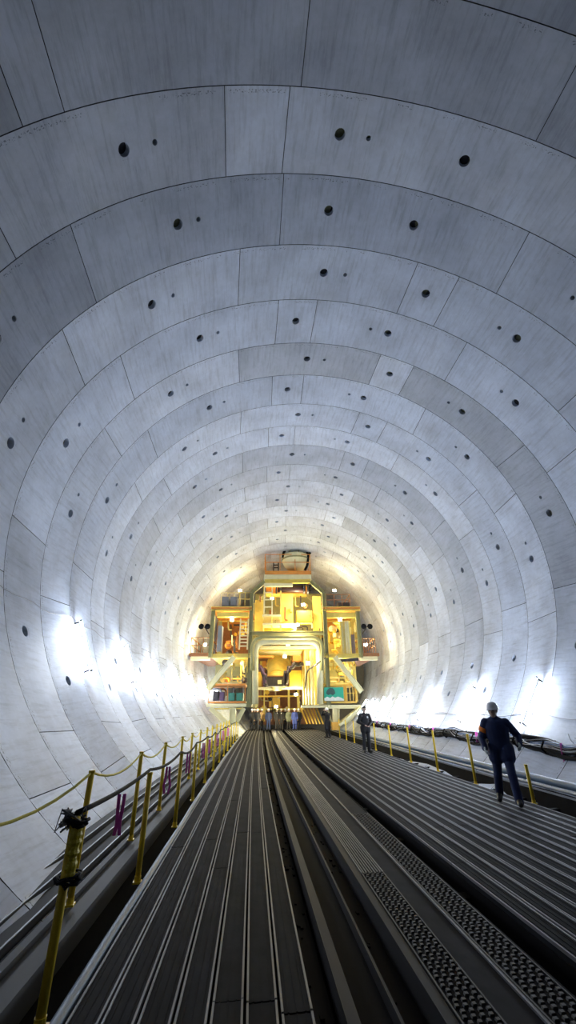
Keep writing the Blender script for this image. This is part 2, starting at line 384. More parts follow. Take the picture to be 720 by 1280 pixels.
obj('loose_cable', bm, mat('grey_cable', (.22, .22, .24), .5), t, True)
def ribbon(x, y, z, l, label, group):
    bm = bmesh.new(); rd = random.Random(int(y*100))
    for s in (-.017, .02):
        pts = [(x+s+rd.uniform(-.01, .01), y, z), (x+s*1.2, y+.01, z-l*.35), (x+s*1.6+rd.uniform(-.02, .02), y, z-l*.7), (x+s*1.3, y+.01, z-l)]
        for a, b in zip(pts, pts[1:]):
            w = .016
            f1 = [bm.verts.new(Vector(p)+Vector((dx, dy, 0))) for p, dx, dy in ((a, -w, 0), (a, w, .004), (b, w, .004), (b, -w, 0))]; f2 = [bm.verts.new(v.co+Vector((0, .003, 0))) for v in f1]
            bm.faces.new(f1); bm.faces.new(f2[::-1])
            for q in range(4): bm.faces.new((f1[q], f2[q], f2[(q+1) % 4], f1[(q+1) % 4]))
    tag(obj('pink_ribbon', bm, PINK), label, 'ribbon', group)
for i, y in enumerate((5.15, 7.35, 9.5, 12.2, 13.6, 16.2, 19.0, 22.0)):
    ribbon(X(-1.22 if i else -1.28, y), y, .92, .34, f'{ORD[i]} pink ribbon hanging from the left black cable', 'pink ribbons on the left')

# right wall: tangled cables on brackets
CB = thing('cable_bundle', 'tangled dark cables hung along the lower right wall', 'cables', (0, 0, 0))
rd = random.Random(21); bm = bmesh.new()
for k in range(12):
    pts = []; ph = rd.uniform(0, 6); base = 133.4+k*.20; fr = rd.uniform(1.2, 3.2)
    for q in range(150):
        t = 1.5+q*.14
        pts.append(wallp(t, base+.42*math.sin(t*fr+ph)+.25*math.sin(t*5.1+ph*2), R-.07-.05*math.sin(t*2.2+ph)-.012*(k % 4)))
    tube(bm, pts, .017+.010*(k % 3), 6)
obj('cable', bm, CABLE, CB, True)
for nm, m_, n_, r_, seed in (('pale_wire', WIRE, 5, .007, 5), ('blue_wire', mat('blue_wire', (.12, .22, .42), .5), 2, .011, 6)):
    bm = bmesh.new(); rd = random.Random(seed)
    for k in range(n_):
        pts = []; ph = rd.uniform(0, 6)
        for q in range(170):
            t = 1.5+q*.13; pts.append(wallp(t, 134.0+k*.25+.55*math.sin(t*2.7+ph)+.3*math.sin(t*7+ph), R-.16-.02*math.sin(t*4+k)))
        tube(bm, pts, r_, 5)
    obj(nm, bm, m_, CB, True)
rd = random.Random(8)
for q in range(60):
    bm = bmesh.new()          # tie ends poking up and hanging down
    t = 2+q*.36; th = rd.uniform(133, 134.6); up = rd.choice([-1, 1]); l = rd.uniform(.12, .32)
    p = wallp(t, th, R-.12); tube(bm, [p, p+Vector((rd.uniform(-.04, .02), rd.uniform(-.08, .08), up*l*.5)), p+Vector((rd.uniform(-.1, .0), rd.uniform(-.15, .15), up*l))], .007, 5)
    obj('cable_tie', bm, WIRE, CB, True)
t = 1.6
while t < 22:
    bm = bmesh.new()
    a = wallp(t, 132.6, R-.01); b = wallp(t, 135.8, R-.02); c = wallp(t, 135.8, R-.20); d = wallp(t, 134.3, R-.24)
    for p, q in ((a, b), (b, c), (c, d)): beam(bm, p, q, .03)
    obj('bracket', bm, STEEL, CB); t += .76
for i, (t, l) in enumerate(((5.05, .42), (7.6, .3), (9.9, .36), (11.8, .34), (14.0, .34), (16.2, .34))):
    p = wallp(t, 133.9, R-.24); ribbon(p.x, p.y, p.z, l, f'{ORD[i]} pink ribbon hanging from the right wall cables', 'pink ribbons on the right')
# thin cable running above the bundle
bm = bmesh.new(); pts = [wallp(3+q*.25, 127.3+.5*math.sin(q*.8), R-.02) for q in range(75)]; tube(bm, pts, .008, 5)
tag(obj('thin_cable', bm, mat('grey_cable', (.22, .22, .24), .5), smooth=True), 'thin grey cable running on the right wall above the cable bundle', 'cable')
bm = bmesh.new(); pts = [wallp(2+q*.25, -105.6+.35*math.sin(q*1.3), R-.02) for q in range(90)]; tube(bm, pts, .007, 5)
tag(obj('lamp_cable', bm, mat('grey_cable', (.22, .22, .24), .5), smooth=True), 'thin grey cable linking the lamps along the left wall', 'cable')

# ------------------------------------------------------------------ wall lamps: upright LED battens on the lining
def lamp(t, tha, thb, label, group, m=TUBE):
    a = wallp(t, tha, R-.15); b = wallp(t, thb, R-.15); a2 = wallp(t, tha, R-.015); b2 = wallp(t, thb, R-.015); mid = wallp(t, (tha+thb)/2, R-.15)
    T = thing('wall_lamp', label, 'lamp', b, 0, group); o = b
    bm = bmesh.new(); beam(bm, a-o, b-o, .05, .03); ob = obj('housing', bm, HOUS, T)
    inn = (wallp(t, (tha+thb)/2, R-.2)-wallp(t, (tha+thb)/2, R)).normalized()
    bm = bmesh.new(); tube(bm, [a+inn*.045-o, b+inn*.045-o], .02, 8); obj('tube', bm, m, T, True)
    for p in (a, b):
        bm = bmesh.new(); tube(bm, [p+(b-a).normalized()*(-.05 if p is a else .05)+inn*.045-o, p+(b-a).normalized()*(.0)+inn*.045-o], .026, 10); obj('end_cap', bm, BLACK, T)
    for p, q in ((a, a2), (b, b2)):
        bm = bmesh.new(); beam(bm, p-o, q-o, .03); obj('bracket', bm, STEEL, T)
for i, y in enumerate((12.05, 16.7, 21.2, 25.6, 30.0, 34.3, 38.5)):
    lamp(y2t(y)-.15, -106.5, -117.2, f'{ORD[i]} upright tube lamp glowing on the left wall' if i < 5 else 'upright tube lamp on the left wall beside the machine', 'lamps on the left wall', (TUBE_DIM, TUBE, TUBE, TUBE_FAR, TUBE_FAR, TUBE_FAR, TUBE_FAR)[i])
for i, y in enumerate((11.9, 16.2, 20.6, 25.6, 30.2, 34.6, 38.8)):
    lamp(y2t(y)+.05, 119.5, 130.5, f'{ORD[i]} upright tube lamp glowing on the right wall' if i < 5 else 'upright tube lamp on the right wall beside the machine', 'lamps on the right wall', (TUBE_DIM, TUBE, TUBE, TUBE_FAR, TUBE_FAR, TUBE_FAR, TUBE_FAR)[i])
for y, s in ():
    lamp(y2t(y), s*(107 if s < 0 else 119.5), s*(117 if s < 0 else 130), 'upright tube lamp on the %s wall just outside the view' % ('left' if s < 0 else 'right'), 'lamps outside the view') if s < 0 else None
# ------------------------------------------------------------------ the boring machine's back-up gantry
MY = 30.2; P0 = Vector((CX+KX*MY*MY, MY, 0)); RZ = -.12
RI = Matrix.Rotation(-RZ, 3, 'Z')
def g(px, py, d=0.0):
    """point seen at (px,py) on the plane d metres behind the gantry front, in gantry coordinates"""
    o = RI @ (Vector((0, 0, EYE))-P0); v = RI @ dirpx(px, py); return o+v*((d-o.y)/v.y)
CREAM = mat('cream_yellow_paint', (.74, .58, .13), .5, 0, .25, 3)
PALE = mat('pale_cream_paint', (.78, .72, .42), .5, 0, .15, 3)
OLIVE = mat('olive_column_paint', (.30, .28, .12), .6, 0, .25, 3)
ORNG = mat('orange_paint', (.62, .24, .04), .5, 0, .25, 4)
BROWN = mat('rust_brown', (.30, .13, .05), .7, .1, .4, 5)
GREY = mat('cabinet_grey', (.22, .24, .27), .5, .1, .15, 3)
DKM = mat('dark_machinery', (.05, .045, .05), .5, .2, .5, 6)
GREEN = mat('machine_green', (.03, .22, .15), .5, 0, .25, 5)
GOLD = mat('golden_paint', (.75, .48, .06), .45, 0, .25, 3)
G = thing('tunnel_gantry', 'tall yellow steel gantry of the tunnelling machine filling the far end of the tunnel', 'machine', P0, RZ)
def gbox(name, px0, py0, px1, py1, d0, d1, m, par=None):
    a, b = g(px0, py1, d0), g(px1, py0, d0); bm = bmesh.new(); box(bm, a, (b.x, a.y+(d1-d0), b.z)); bmesh.ops.bevel(bm, geom=bm.edges[:], offset=.012, segments=1, affect='EDGES')
    return obj(name, bm, m, par or G)
def ibeam(name, p, q, w, m, par=None):
    """H section between two local points"""
    bm = bmesh.new(); p, q = Vector(p), Vector(q); d = (q-p).normalized()
    u = d.cross(Vector((0, 1, 0))).normalized()
    for s in (-1, 1): beam(bm, p+u*s*w*.44, q+u*s*w*.44, w*.12 if False else w*.12, w)
    beam(bm, p, q, w*.8, w*.14)
    return obj(name, bm, m, par or G)
def railing(px0, px1, pyt, pyb, d, m, n=None, side=0.0, name='railing'):
    a, b = g(px0, pyb, d), g(px1, pyb, d); h = g(px0, pyt, d).z-a.z; bm = bmesh.new(); n = n or max(2, round((b.x-a.x)/.9))
    for k in range(n+1):
        x = a.x+(b.x-a.x)*k/n; beam(bm, (x, d, a.z), (x, d, a.z+h), .05)
    for f in (.5, 1): beam(bm, (a.x, d, a.z+h*f), (b.x, d, a.z+h*f), .045)
    if side:
        for x in (a.x, b.x):
            for f in (.5, 1): beam(bm, (x, d, a.z+h*f), (x, d+side, a.z+h*f), .045)
            beam(bm, (x, d+side, a.z), (x, d+side, a.z+h), .05)
    return obj(name, bm, m, G)
def ladder(px0, px1, pyt, pyb, d, m, n=9, dx=0):
    a, b = g(px0, pyb, d), g(px1, pyb, d); t = g(px0, pyt, d).z; bm = bmesh.new()
    for x in (a.x, b.x): beam(bm, (x, d, a.z), (x+dx, d+.2, t), .09)
    for k in range(1, n): f = k/n; beam(bm, (a.x+dx*f, d+.2*f, a.z+(t-a.z)*f), (b.x+dx*f, d+.2*f, a.z+(t-a.z)*f), .08)
    return obj('ladder', bm, m, G)
# four portal frames one behind the other
def frame(dd, light=False):
    off = Vector((0, dd, 0)); w = .28
    def q(px, py): return g(px, py, 0)+off
    zt = g(0+360, 886, 0).z
    for px, pyt, m in ((267, 762, OLIVE), (315, 741, OLIVE), (404.5, 741, OLIVE), (446.5, 764, OLIVE)):
        lo = q(px, 884 if px in (315, 404.5) else 822); hi = q(px, pyt)
        ibeam('column', (hi.x, lo.y, lo.z), hi, w, m)
    # chamfered head of the centre bay and the beams
    for a, b in (((315, 741), (331, 727)), ((404.5, 741), (388, 727)), ((331, 727), (388, 727)), ((312, 792), (407, 792)), ((264, 761), (315, 761)), ((404, 761), (450, 761)), ((264, 820), (315, 820)), ((404, 820), (450, 820))):
        pa, pb = q(*a), q(*b); pb.z = pa.z if a[1] == b[1] else pb.z
        ibeam('cross_beam', pa, pb, .28, OLIVE if a[1] in (741, 792) else CREAM)
for dd in (0, 4.2, 8.4, 12.6): frame(dd)
# longitudinal platforms
for n_, a in (('platform', (264, 758, 315, 761)), ('platform', (404, 758, 450, 761)), ('platform', (264, 819, 313, 822)), ('platform', (406, 819, 450, 822))):
    gbox(n_, *a, -.1, 12.6, ORNG if a[1] == 758 else CREAM)
gbox('fascia_beam', 271, 765, 311, 771, .15, .5, CREAM); gbox('fascia_beam', 408, 765, 444, 772, .15, .5, CREAM)
gbox('platform', 236, 816, 263, 820, .2, 8, BROWN); gbox('platform', 451, 816, 474, 820, .2, 8, BROWN)
gbox('platform_skirt', 238, 820.3, 262, 825, .4, .8, PALE); gbox('platform_skirt', 451, 820.3, 472, 825, .4, .8, PALE)
railing(238, 261, 797, 816, .3, BROWN, 3, 4); railing(452, 470, 798, 816, .3, BROWN, 6, 4)
railing(299, 313, 741, 757, .1, CREAM, 2, 0); railing(276, 300, 741, 757, 1.6, PALE, 3, 0); railing(408, 438, 743, 757, .1, BROWN, 3, 5)
# top tower
gbox('top_platform', 331, 713.5, 389, 717.5, -.1, 6, ORNG); gbox('fascia_beam', 330, 718, 389, 727, 0, .4, PALE); gbox('fascia_beam', 330, 729, 366, 733, -.2, 0, PALE)
railing(331, 388, 693, 713, 0, ORNG, 3, 4)
ladder(342, 348, 702, 713, .2, DKM, 3); ladder(330, 340, 731, 768, -.1, PALE, 4); ladder(299, 309, 773, 812, .1, PALE, 9)
gbox('tower_shelf', 328, 768, 351, 770, -.2, 2.5, PALE); gbox('tower_shelf', 328, 779, 372, 781, -.2, 2.5, PALE)
for px in (329, 340, 351): gbox('tower_post', px-1, 730, px+1, 791, .1, .35, CREAM)
gbox('tower_panel', 352, 742, 366, 788, 1.5, 1.8, CREAM); gbox('tower_panel', 330, 781, 364, 789, 1.2, 1.5, GOLD); gbox('tower_panel', 318, 750, 330, 790, 1.8, 2.1, CREAM); gbox('tower_panel', 392, 745, 401, 790, 1.8, 2.1, CREAM)
gbox('back_panel', 318, 742, 401, 790, 7.6, 7.9, OLIVE); gbox('back_panel', 269, 772, 313, 818, 7.6, 7.9, BROWN); gbox('back_panel', 408, 772, 446, 818, 7.6, 7.9, CREAM)
gbox('back_panel', 268, 826, 309, 856, 6.6, 6.9, OLIVE); gbox('back_panel', 408, 826, 444, 856, 6.6, 6.9, CREAM)
# arch duct round the portal: one bent pipe
def bent(name, pts, r, m, par=None, n=10, rad=.6):
    P = [Vector(p) for p in pts]; out = [P[0]]
    for a, b, c in zip(P, P[1:], P[2:]):
        i, o_ = (a-b).normalized()*min(rad, (a-b).length*.45), (c-b).normalized()*min(rad, (c-b).length*.45)
        for k in range(7): t = k/6; out.append((b+i)*(1-t)**2+b*2*t*(1-t)+(b+o_)*t*t)
    out.append(P[-1]); bm = bmesh.new(); tube(bm, out, r, n); return obj(name, bm, m, par or G, True)
bent('arch_duct', [g(315, 838, -.5), g(315, 796, -.5), g(403, 796, -.5), g(403, 838, -.5)], .12, OLIVE, rad=.9)
bent('arch_duct', [g(319, 880, -.1), g(319, 802, -.1), g(400, 802, -.1), g(400, 880, -.1)], .22, PALE, rad=.8)
gbox('lintel', 322, 800, 396, 804, .3, .7, PALE); gbox('lintel', 320, 807, 400, 811, .6, 1.1, PALE)
gbox('lintel', 322, 812.5, 378, 814, 1.2, 4, CREAM)
# side walls of the portal
gbox('portal_leg', 309.5, 824, 316.5, 884, 0, .5, PALE)
for i, (a, b, d) in enumerate(((398, 405, .2), (394, 397.6, 1.0), (390, 393.5, 2.0), (386.5, 389.6, 3.2), (383, 386, 4.6), (379.5, 382.5, 6.2))):
    gbox('wall_panel', a, 812, b, 881, d, d+1.0, PALE if i % 2 == 0 else CREAM)
gbox('wall_base', 377, 881.5, 407, 885, 0, 1, PALE)
bent('portal_pipe', [g(407, 822, -.4), g(392, 833, -.2), g(384, 838, 1.5), g(381, 860, 3)], .05, DKM)
# base beams, legs and braces on both sides
gbox('base_beam', 258, 879.5, 308, 884, -.1, .4, PALE); gbox('base_beam', 407, 881, 451, 886, -.1, .4, PALE)
gbox('base_beam', 262, 884.5, 305, 887, .1, .6, CREAM)
def leg(px0, py0, px1, py1, w, m=PALE, d=.1): return ibeam('leg', g(px1, py1, d), g(px0, py0, d), w, m)
leg(291, 885, 291, 907, .42); leg(263, 885, 286, 906, .28); leg(305, 885, 294, 906, .28); leg(420, 886, 420, 912, .42); leg(448, 886, 430, 905, .28); leg(408, 886, 414, 908, .26)
for a, b in (((293, 821), (259, 862)), ((418, 821), (452, 865))):
    ibeam('brace', g(*a, -.3), g(*b, -.3), .34, PALE)
ibeam('brace', g(263, 862, -.2), g(283, 838, -.2), .12, CREAM); ibeam('brace', g(448, 824, 0), g(424, 826, 0), .2, DKM)
# equipment bays at lower left and lower right
for px0, px1, m in ((260, 307, ORNG), (404.5, 446, GOLD)):
    gbox('bay_shelf', px0, 854.5, px1, 857.5, 0, 3, m); gbox('bay_shelf', px0, 876.5, px1, 879, 0, 3, m)
    for px in (px0, (px0+px1)/2+(0 if px0 < 300 else 6), px1-1.6): gbox('bay_post', px, 857, px+1.6, 877, 0, .2, m)
railing(430, 446, 857, 876, -.1, GOLD, 4)
# walkway stair down to the deck at right, and lattice in the right tower
bm = bmesh.new(); a, b = g(452, 884, -.6), g(424, 907, -.6); 
for s in (0, .9): beam(bm, a+Vector((0, s, 0)), b+Vector((0, s, 0)), .16, .3)
for k in range(12):
    p = a.lerp(b, k/12); box(bm, p+Vector((-.12, 0, -.02)), p+Vector((.12, .9, .02)))
obj('stair', bm, PALE, G)
for k in range(7): gbox('lattice_bar', 427+k*1.6, 776, 427.5+k*1.6, 818, .3, .36, PALE if k % 2 else CREAM)
for k in range(5): ibeam('lattice_brace', g(427, 780+k*8, .4), g(437, 786+k*8, .4), .06, BROWN)
for k in range(4): ibeam('lattice_brace', g(429+k*4, 824, .1), g(433+k*4, 833, .1), .08, GOLD)
for k in range(6): ibeam('grating_bar', g(376+k*4, 885, 1), g(384+k*4, 905, -.3), .09, GOLD)
# pipes, valves and boxes crowding the bays
rd = random.Random(77)
def clutter(px0, py0, px1, py1, d0, d1, n, mats):
    for k in range(n):
        m = rd.choice(mats); d = rd.uniform(d0, d1); x = rd.uniform(px0, px1); y = rd.uniform(py0, py1); c = k % 4
        if c == 0:
            x2 = min(px1, x+rd.uniform(6, 16)); bent('pipe', [g(x, y, d), g(x2, y, d), g(x2, min(py1, y+rd.uniform(4, 12)), d)], rd.uniform(.04, .09), m, rad=.25, n=8)
        elif c == 1:
            bent('pipe', [g(x, max(py0, y-8), d), g(x, min(py1, y+8), d), g(min(px1, x+4), min(py1, y+8), d+.5)], rd.uniform(.03, .08), m, rad=.2, n=8)
        elif c == 2: gbox('valve_box', x, y, min(px1, x+rd.uniform(2.5, 6)), min(py1, y+rd.uniform(2.5, 7)), d, d+.5, m)
        else:
            p = g(x, y, d); bm = bmesh.new(); r = rd.uniform(.12, .26)
            tube(bm, [p+Vector((0, -.1, 0)), p+Vector((0, .25, 0))], r, 12); tube(bm, [p+Vector((0, -.2, 0)), p+Vector((0, -.1, 0))], r*.4, 8); obj('gauge', bm, m, G, True)
W_ = [CREAM, PALE, GOLD, DKM, OLIVE, ORNG]
clutter(270, 826, 306, 853, .6, 4, 26, W_); clutter(408, 826, 440, 853, .8, 4, 20, [CREAM, PALE, GOLD, OLIVE]); clutter(280, 794, 298, 818, 1, 3, 10, [BROWN, PALE, ORNG, DKM])
clutter(410, 776, 425, 817, 1, 3, 12, [CREAM, GOLD, PALE]); clutter(318, 816, 376, 850, 9, 13, 20, W_); clutter(318, 863, 376, 903, 13.5, 15.5, 30, W_); clutter(318, 745, 400, 788, 1, 6, 34, [CREAM, GOLD, OLIVE, PALE, DKM, BROWN]); clutter(282, 776, 312, 800, 2, 5, 10, [OLIVE, DKM, GOLD]); clutter(408, 778, 445, 800, 1.5, 5, 14, [OLIVE, DKM, GOLD, PALE])
clutter(265, 859, 304, 875, 1.2, 2.4, 10, [DKM, GREY, BROWN])
# inner decks seen through the portal
gbox('inner_beam', 318, 858.5, 382, 862, 7.4, 8, PALE); gbox('inner_beam', 318, 869, 376, 871.5, 14, 14.4, GOLD); gbox('inner_beam', 320, 885, 380, 888, 14.2, 14.6, CREAM)
for px in (329, 360, 372): gbox('inner_post', px, 862, px+2.2, 902, 14, 14.4, CREAM)
gbox('inner_box', 336, 871, 350, 884, 14.6, 15.3, GOLD); gbox('inner_box', 318, 840, 327, 858, 7, 7.8, GOLD); gbox('inner_box', 362, 838, 377, 858, 7, 7.8, GOLD); gbox('inner_box', 366, 812, 377, 826, 6, 7, ORNG); gbox('inner_box', 320, 813, 342, 822, 6, 7, ORNG)
gbox('inner_back', 317, 812, 392, 906, 16.6, 16.9, BROWN)

# screw conveyor: a tapering yellow cylinder sloping down through the portal
t = thing('screw_conveyor', 'large yellow cylinder sloping down inside the central portal', 'conveyor', P0, RZ)
a, b = g(351, 812, 12), g(346, 852, 7); bm = bmesh.new(); tube(bm, [a, a.lerp(b, .6), b], 1, 28, True, [1.05, 1.0, .75]); obj('casing', bm, CREAM, t, True)
bm = bmesh.new(); 
for f in (.25, .55, .97):
    p = a.lerp(b, f); dn = (b-a).normalized()*.07; tube(bm, [p-dn, p+dn], 1.16-.25*max(0, f-.5)*2, 28)
obj('flange', bm, GOLD, t, True)
bm = bmesh.new(); 
for k in range(20):
    an = 2*PI*k/20; p = a.lerp(b, .55)+Vector((math.cos(an)*1.08, -.12, math.sin(an)*1.08)); tube(bm, [p, p+Vector((0, -.1, 0))], .05, 6)
obj('bolt_ring', bm, OLIVE, t)
t = thing('muck_hopper', 'dark open hopper at the foot of the yellow cylinder', 'hopper', P0, RZ)
gbox('hopper_tray', 329, 846, 359, 858, 6.4, 7.2, DKM, t); gbox('hopper_rim', 328, 844.5, 360, 846, 6.3, 6.5, BROWN, t); gbox('junction_box', 347, 850, 352, 855, 6.1, 6.35, PALE, t)
def hosebundle(pts, label):
    t = thing('hose_bundle', label, 'hoses', P0, RZ)
    for k in range(14):
        q = [g(px+rd.uniform(-2.5, 2.5), py+rd.uniform(-2, 2), 5.5+rd.uniform(-.5, .8)) for px, py in pts]
        bm = bmesh.new(); s = []
        for i in range(len(q)-1):
            for u in range(5): s.append(q[i].lerp(q[i+1], u/5)+Vector((0, 0, -.15*math.sin(PI*u/5))))
        tube(bm, s+[q[-1]], rd.uniform(.04, .09), 7); obj('hose', bm, DKM if k % 3 else mat('purple_hose', (.10, .05, .14), .5), t, True)
hosebundle([(317, 824), (322, 831), (327, 834), (331, 844), (332, 856)], 'thick bundle of dark hoses left of the yellow cylinder')
hosebundle([(378, 829), (369, 829), (362, 834), (358, 840), (357, 855)], 'thick bundle of dark hoses right of the yellow cylinder')
# tank and hose on the top platform
t = thing('top_tank', 'round cream tank standing on the orange top platform', 'tank', P0, RZ)
c = g(370, 712.6, 1.0); wd = (g(387, 712, 1).x-g(353, 712, 1).x)/2; hh = g(370, 692, 1).z-c.z
bm = bmesh.new(); prof = [(wd*.55, 0), (wd*.86, hh*.22), (wd, hh*.5), (wd, hh*.72), (wd*.92, hh*.86), (wd*.6, hh*.95), (wd*.15, hh)]; lathe(bm, prof, 28); bmesh.ops.translate(bm, vec=c, verts=bm.verts); obj('shell', bm, PALE, t, True)
bm = bmesh.new(); lathe(bm, [(wd*1.02, hh*.55), (wd*1.04, hh*.56), (wd*1.04, hh*.62), (wd*1.02, hh*.63)], 28); bmesh.ops.translate(bm, vec=c, verts=bm.verts); obj('band', bm, OLIVE, t)
bm = bmesh.new(); tube(bm, [c+Vector((-.5, -wd*.5, hh*.8)), c+Vector((-.5, -wd*.5, hh*1.12)), c+Vector((.2, -wd*.5, hh*1.12)), c+Vector((.2, -wd*.5, hh*.8))], .06, 8); obj('pipe_stub', bm, OLIVE, t, True)
pts = [g(354, 697, .6), g(355, 690, .6), g(360, 686, .7), g(368, 685, .8), g(377, 688, .8), g(382, 693, .6), g(386, 688, .5), g(388, 690, .5), g(385, 695, .4), g(384.5, 705, .4), g(381, 712.8, .4)]
s = []
for i in range(len(pts)-1):
    p0_, p1_, p2_, p3_ = pts[max(i-1, 0)], pts[i], pts[i+1], pts[min(i+2, len(pts)-1)]
    for u in range(5):
        t_ = u/5; s.append(.5*((2*p1_)+(p2_-p0_)*t_+(2*p0_-5*p1_+4*p2_-p3_)*t_*t_+(3*p1_-p0_-3*p2_+p3_)*t_**3))
t = thing('black_hose', 'thick black hose looping round the cream top tank', 'hose', P0, RZ)
bm = bmesh.new(); tube(bm, s+[pts[-1]], .10, 10); obj('hose', bm, BLACK, t, True)
t = thing('winch_drum', 'dark brown horizontal drum hung under the top platform', 'drum', P0, RZ)
a, b = g(347, 736.5, .4), g(382, 736.5, .4); bm = bmesh.new(); tube(bm, [a, b], .24, 20); obj('drum', bm, mat('dark_maroon', (.07, .03, .03), .5), t, True)
for px in (344.5, 350, 379, 384): 
    p = g(px, 736.5, .4); bm = bmesh.new(); tube(bm, [p, p+Vector((.12, 0, 0))], .36, 20); obj('flange', bm, DKM, t, True)
bm = bmesh.new(); tube(bm, [g(384, 731, .3), g(388, 732, .3), g(386, 737, .3), g(389, 740, .3)], .07, 7); obj('hose', bm, BLACK, t, True)
gbox('bracket', 365, 727.5, 384, 731, .2, .7, DKM, t)
# loose equipment
def unit(name, label, cat, px0, py0, px1, py1, d, dep, m, detail='door'):
    t = thing(name, label, cat, P0, RZ); gbox('body', px0, py0, px1, py1, d, d+dep, m, t)
    a, b = g(px0, py1, d), g(px1, py0, d); bm = bmesh.new(); w = b.x-a.x; h = b.z-a.z
    box(bm, (a.x+w*.08, d-.03, a.z+h*.08), (b.x-w*.08, d, b.z-h*.08)); obj('door', bm, m, t)
    bm = bmesh.new(); box(bm, (b.x-w*.16, d-.07, a.z+h*.42), (b.x-w*.12, d-.03, a.z+h*.6)); obj('handle', bm, DKM, t); return t
unit('control_cabinet', 'wide grey cabinet on the upper left platform', 'cabinet', 277, 746, 286.5, 757.6, .4, 1.0, GREY); unit('control_cabinet', 'grey cabinet beside the first one on the upper left platform, nearer the ladder', 'cabinet', 287.5, 746, 297, 757.6, .4, 1.0, GREY)
unit('control_cabinet', 'tall narrow grey cabinet in the left tower below the platform', 'cabinet', 270.5, 782, 278, 815, .3, .8, GREY)
unit('control_cabinet', 'tall brown grey cabinet in the right tower', 'cabinet', 438.5, 793, 443, 818, .4, .8, mat('brown_grey', (.16, .12, .12), .6))
unit('orange_box', 'orange box high in the centre bay beside the star-bright lamp', 'box', 371, 763, 390, 777, 1.2, 1.2, GOLD)
unit('equipment_box', 'dark equipment box at the left of the lower left bay', 'box', 266, 864, 273, 876, .4, .8, DKM); unit('equipment_box', 'dark purple equipment box second from left in the lower left bay', 'box', 274, 865, 281, 876, .4, .8, mat('purple_hose', (.10, .05, .14), .5))
unit('pump_unit', 'green pump box in the lower left bay beside the dark boxes', 'pump', 285.5, 866, 293.5, 876, .3, .8, GREEN); unit('pump_unit', 'rightmost green pump box in the lower left bay', 'pump', 295, 866, 304, 876, .3, .8, GREEN)
unit('orange_bin', 'orange bin standing below the right end of the gantry', 'bin', 415.5, 903, 423, 913, -.9, .5, mat('bin_orange', (.8, .42, .05), .5))
unit('dark_unit', 'dark low unit on the upper right platform', 'machine', 423, 753, 437, 757.6, .5, 1.2, DKM)
# green poster with a dark figure and white landscape
t = thing('green_banner', 'green banner with dark and white shapes in the lower right bay', 'banner', P0, RZ)
a, b = g(405.5, 876, -.15), g(429, 859, -.15)
bm = bmesh.new(); box(bm, a, (b.x, a.y+.03, b.z)); obj('sheet', bm, mat('banner_green', (.02, .38, .24), .6, 0, .12, 1.2), t)
def blob(name, pts, m, off):
    bm = bmesh.new(); w, h = b.x-a.x, b.z-a.z; f = [bm.verts.new((a.x+x*w, a.y-off, a.z+z*h)) for x, z in pts]; k = [bm.verts.new(v.co+Vector((0, off*.8, 0))) for v in f]
    bm.faces.new(f); bm.faces.new(k[::-1]); n = len(f)
    for i in range(n): bm.faces.new((f[i], k[i], k[(i+1) % n], f[(i+1) % n]))
    obj(name, bm, m, t)
blob('dark_shape', [(.10, .55), (.2, .42), (.33, .48), (.45, .40), (.58, .55), (.55, .78), (.45, .93), (.3, .95), (.2, .85), (.14, .72)], mat('banner_dark', (.03, .08, .07), .7), .012)
blob('white_shape', [(0, 0), (1, 0), (1, .10), (.85, .22), (.7, .30), (.55, .22), (.42, .32), (.3, .2), (.15, .30), (0, .18)], mat('banner_white', (.75, .8, .75), .7), .02)
# lamps on the wall side of the gantry: pairs of round horns
for px, py, s in ((452, 784, 1), (262, 784, -1)):
    t = thing('loudhailer', 'dark twin horn fixed outside the %s tower' % ('right' if s > 0 else 'left'), 'horn', P0, RZ)
    p = g(px, py, .2); bm = bmesh.new(); tube(bm, [p, p+Vector((s*.5, 0, 0))], .05, 8); tube(bm, [p+Vector((0, 0, -.5)), p+Vector((s*.35, 0, 0))], .04, 8); obj('bracket', bm, DKM, t)
    for q in (0, .38):
        bm = bmesh.new(); o_ = p+Vector((s*(.1+q*1.2), -.1, 0)); tube(bm, [o_+Vector((0, .2, 0)), o_, o_+Vector((0, -.2, 0))], .1, 14, True, [.08, .14, .2]); obj('horn', bm, BLACK, t, True)
# floodlights on the gantry, some added as unseen fill lights
FL = [(372, 781, -.5, 'bright floodlight on the beam above the portal, like a star', 1.6), (379, 756, .8, 'bright floodlight high in the centre bay above the orange box', 1.6), (356, 821, 5.0, 'floodlight inside the portal in front of the yellow cylinder', 1.3), (385, 829, -.1, 'floodlight on the right side wall of the portal', 1.2),
      (370, 868, 7.0, 'floodlight low inside the portal above the crowd', 2.4), (290, 775, .8, 'floodlight under the upper left platform', .8), (425, 775, .8, 'floodlight under the upper right platform', .8), (288, 829, .4, 'floodlight in the lower left bay', .7), (425, 829, .4, 'floodlight in the lower right bay', .8),
      (256, 806, 1.2, 'added fill light between the left tower and the wall', 1.2), (457, 806, 1.2, 'added fill light between the right tower and the wall', 1.2), (300, 738, 2.5, 'floodlight above the upper left platform', 1.0), (418, 738, 2.5, 'floodlight above the upper right platform', 1.0),  # the tower-to-wall pair is added fill, brightening the gaps beside the gantry
      (345, 883, 9.4, 'added fill light deep inside the portal behind the crowd', 3.5), (360, 806, 2.0, 'added fill light under the lintel of the portal', 2.0), (340, 748, 3, 'floodlight behind the ladder of the top tower', .9)]  # deep and lintel lights are added to brighten the crowd and deck
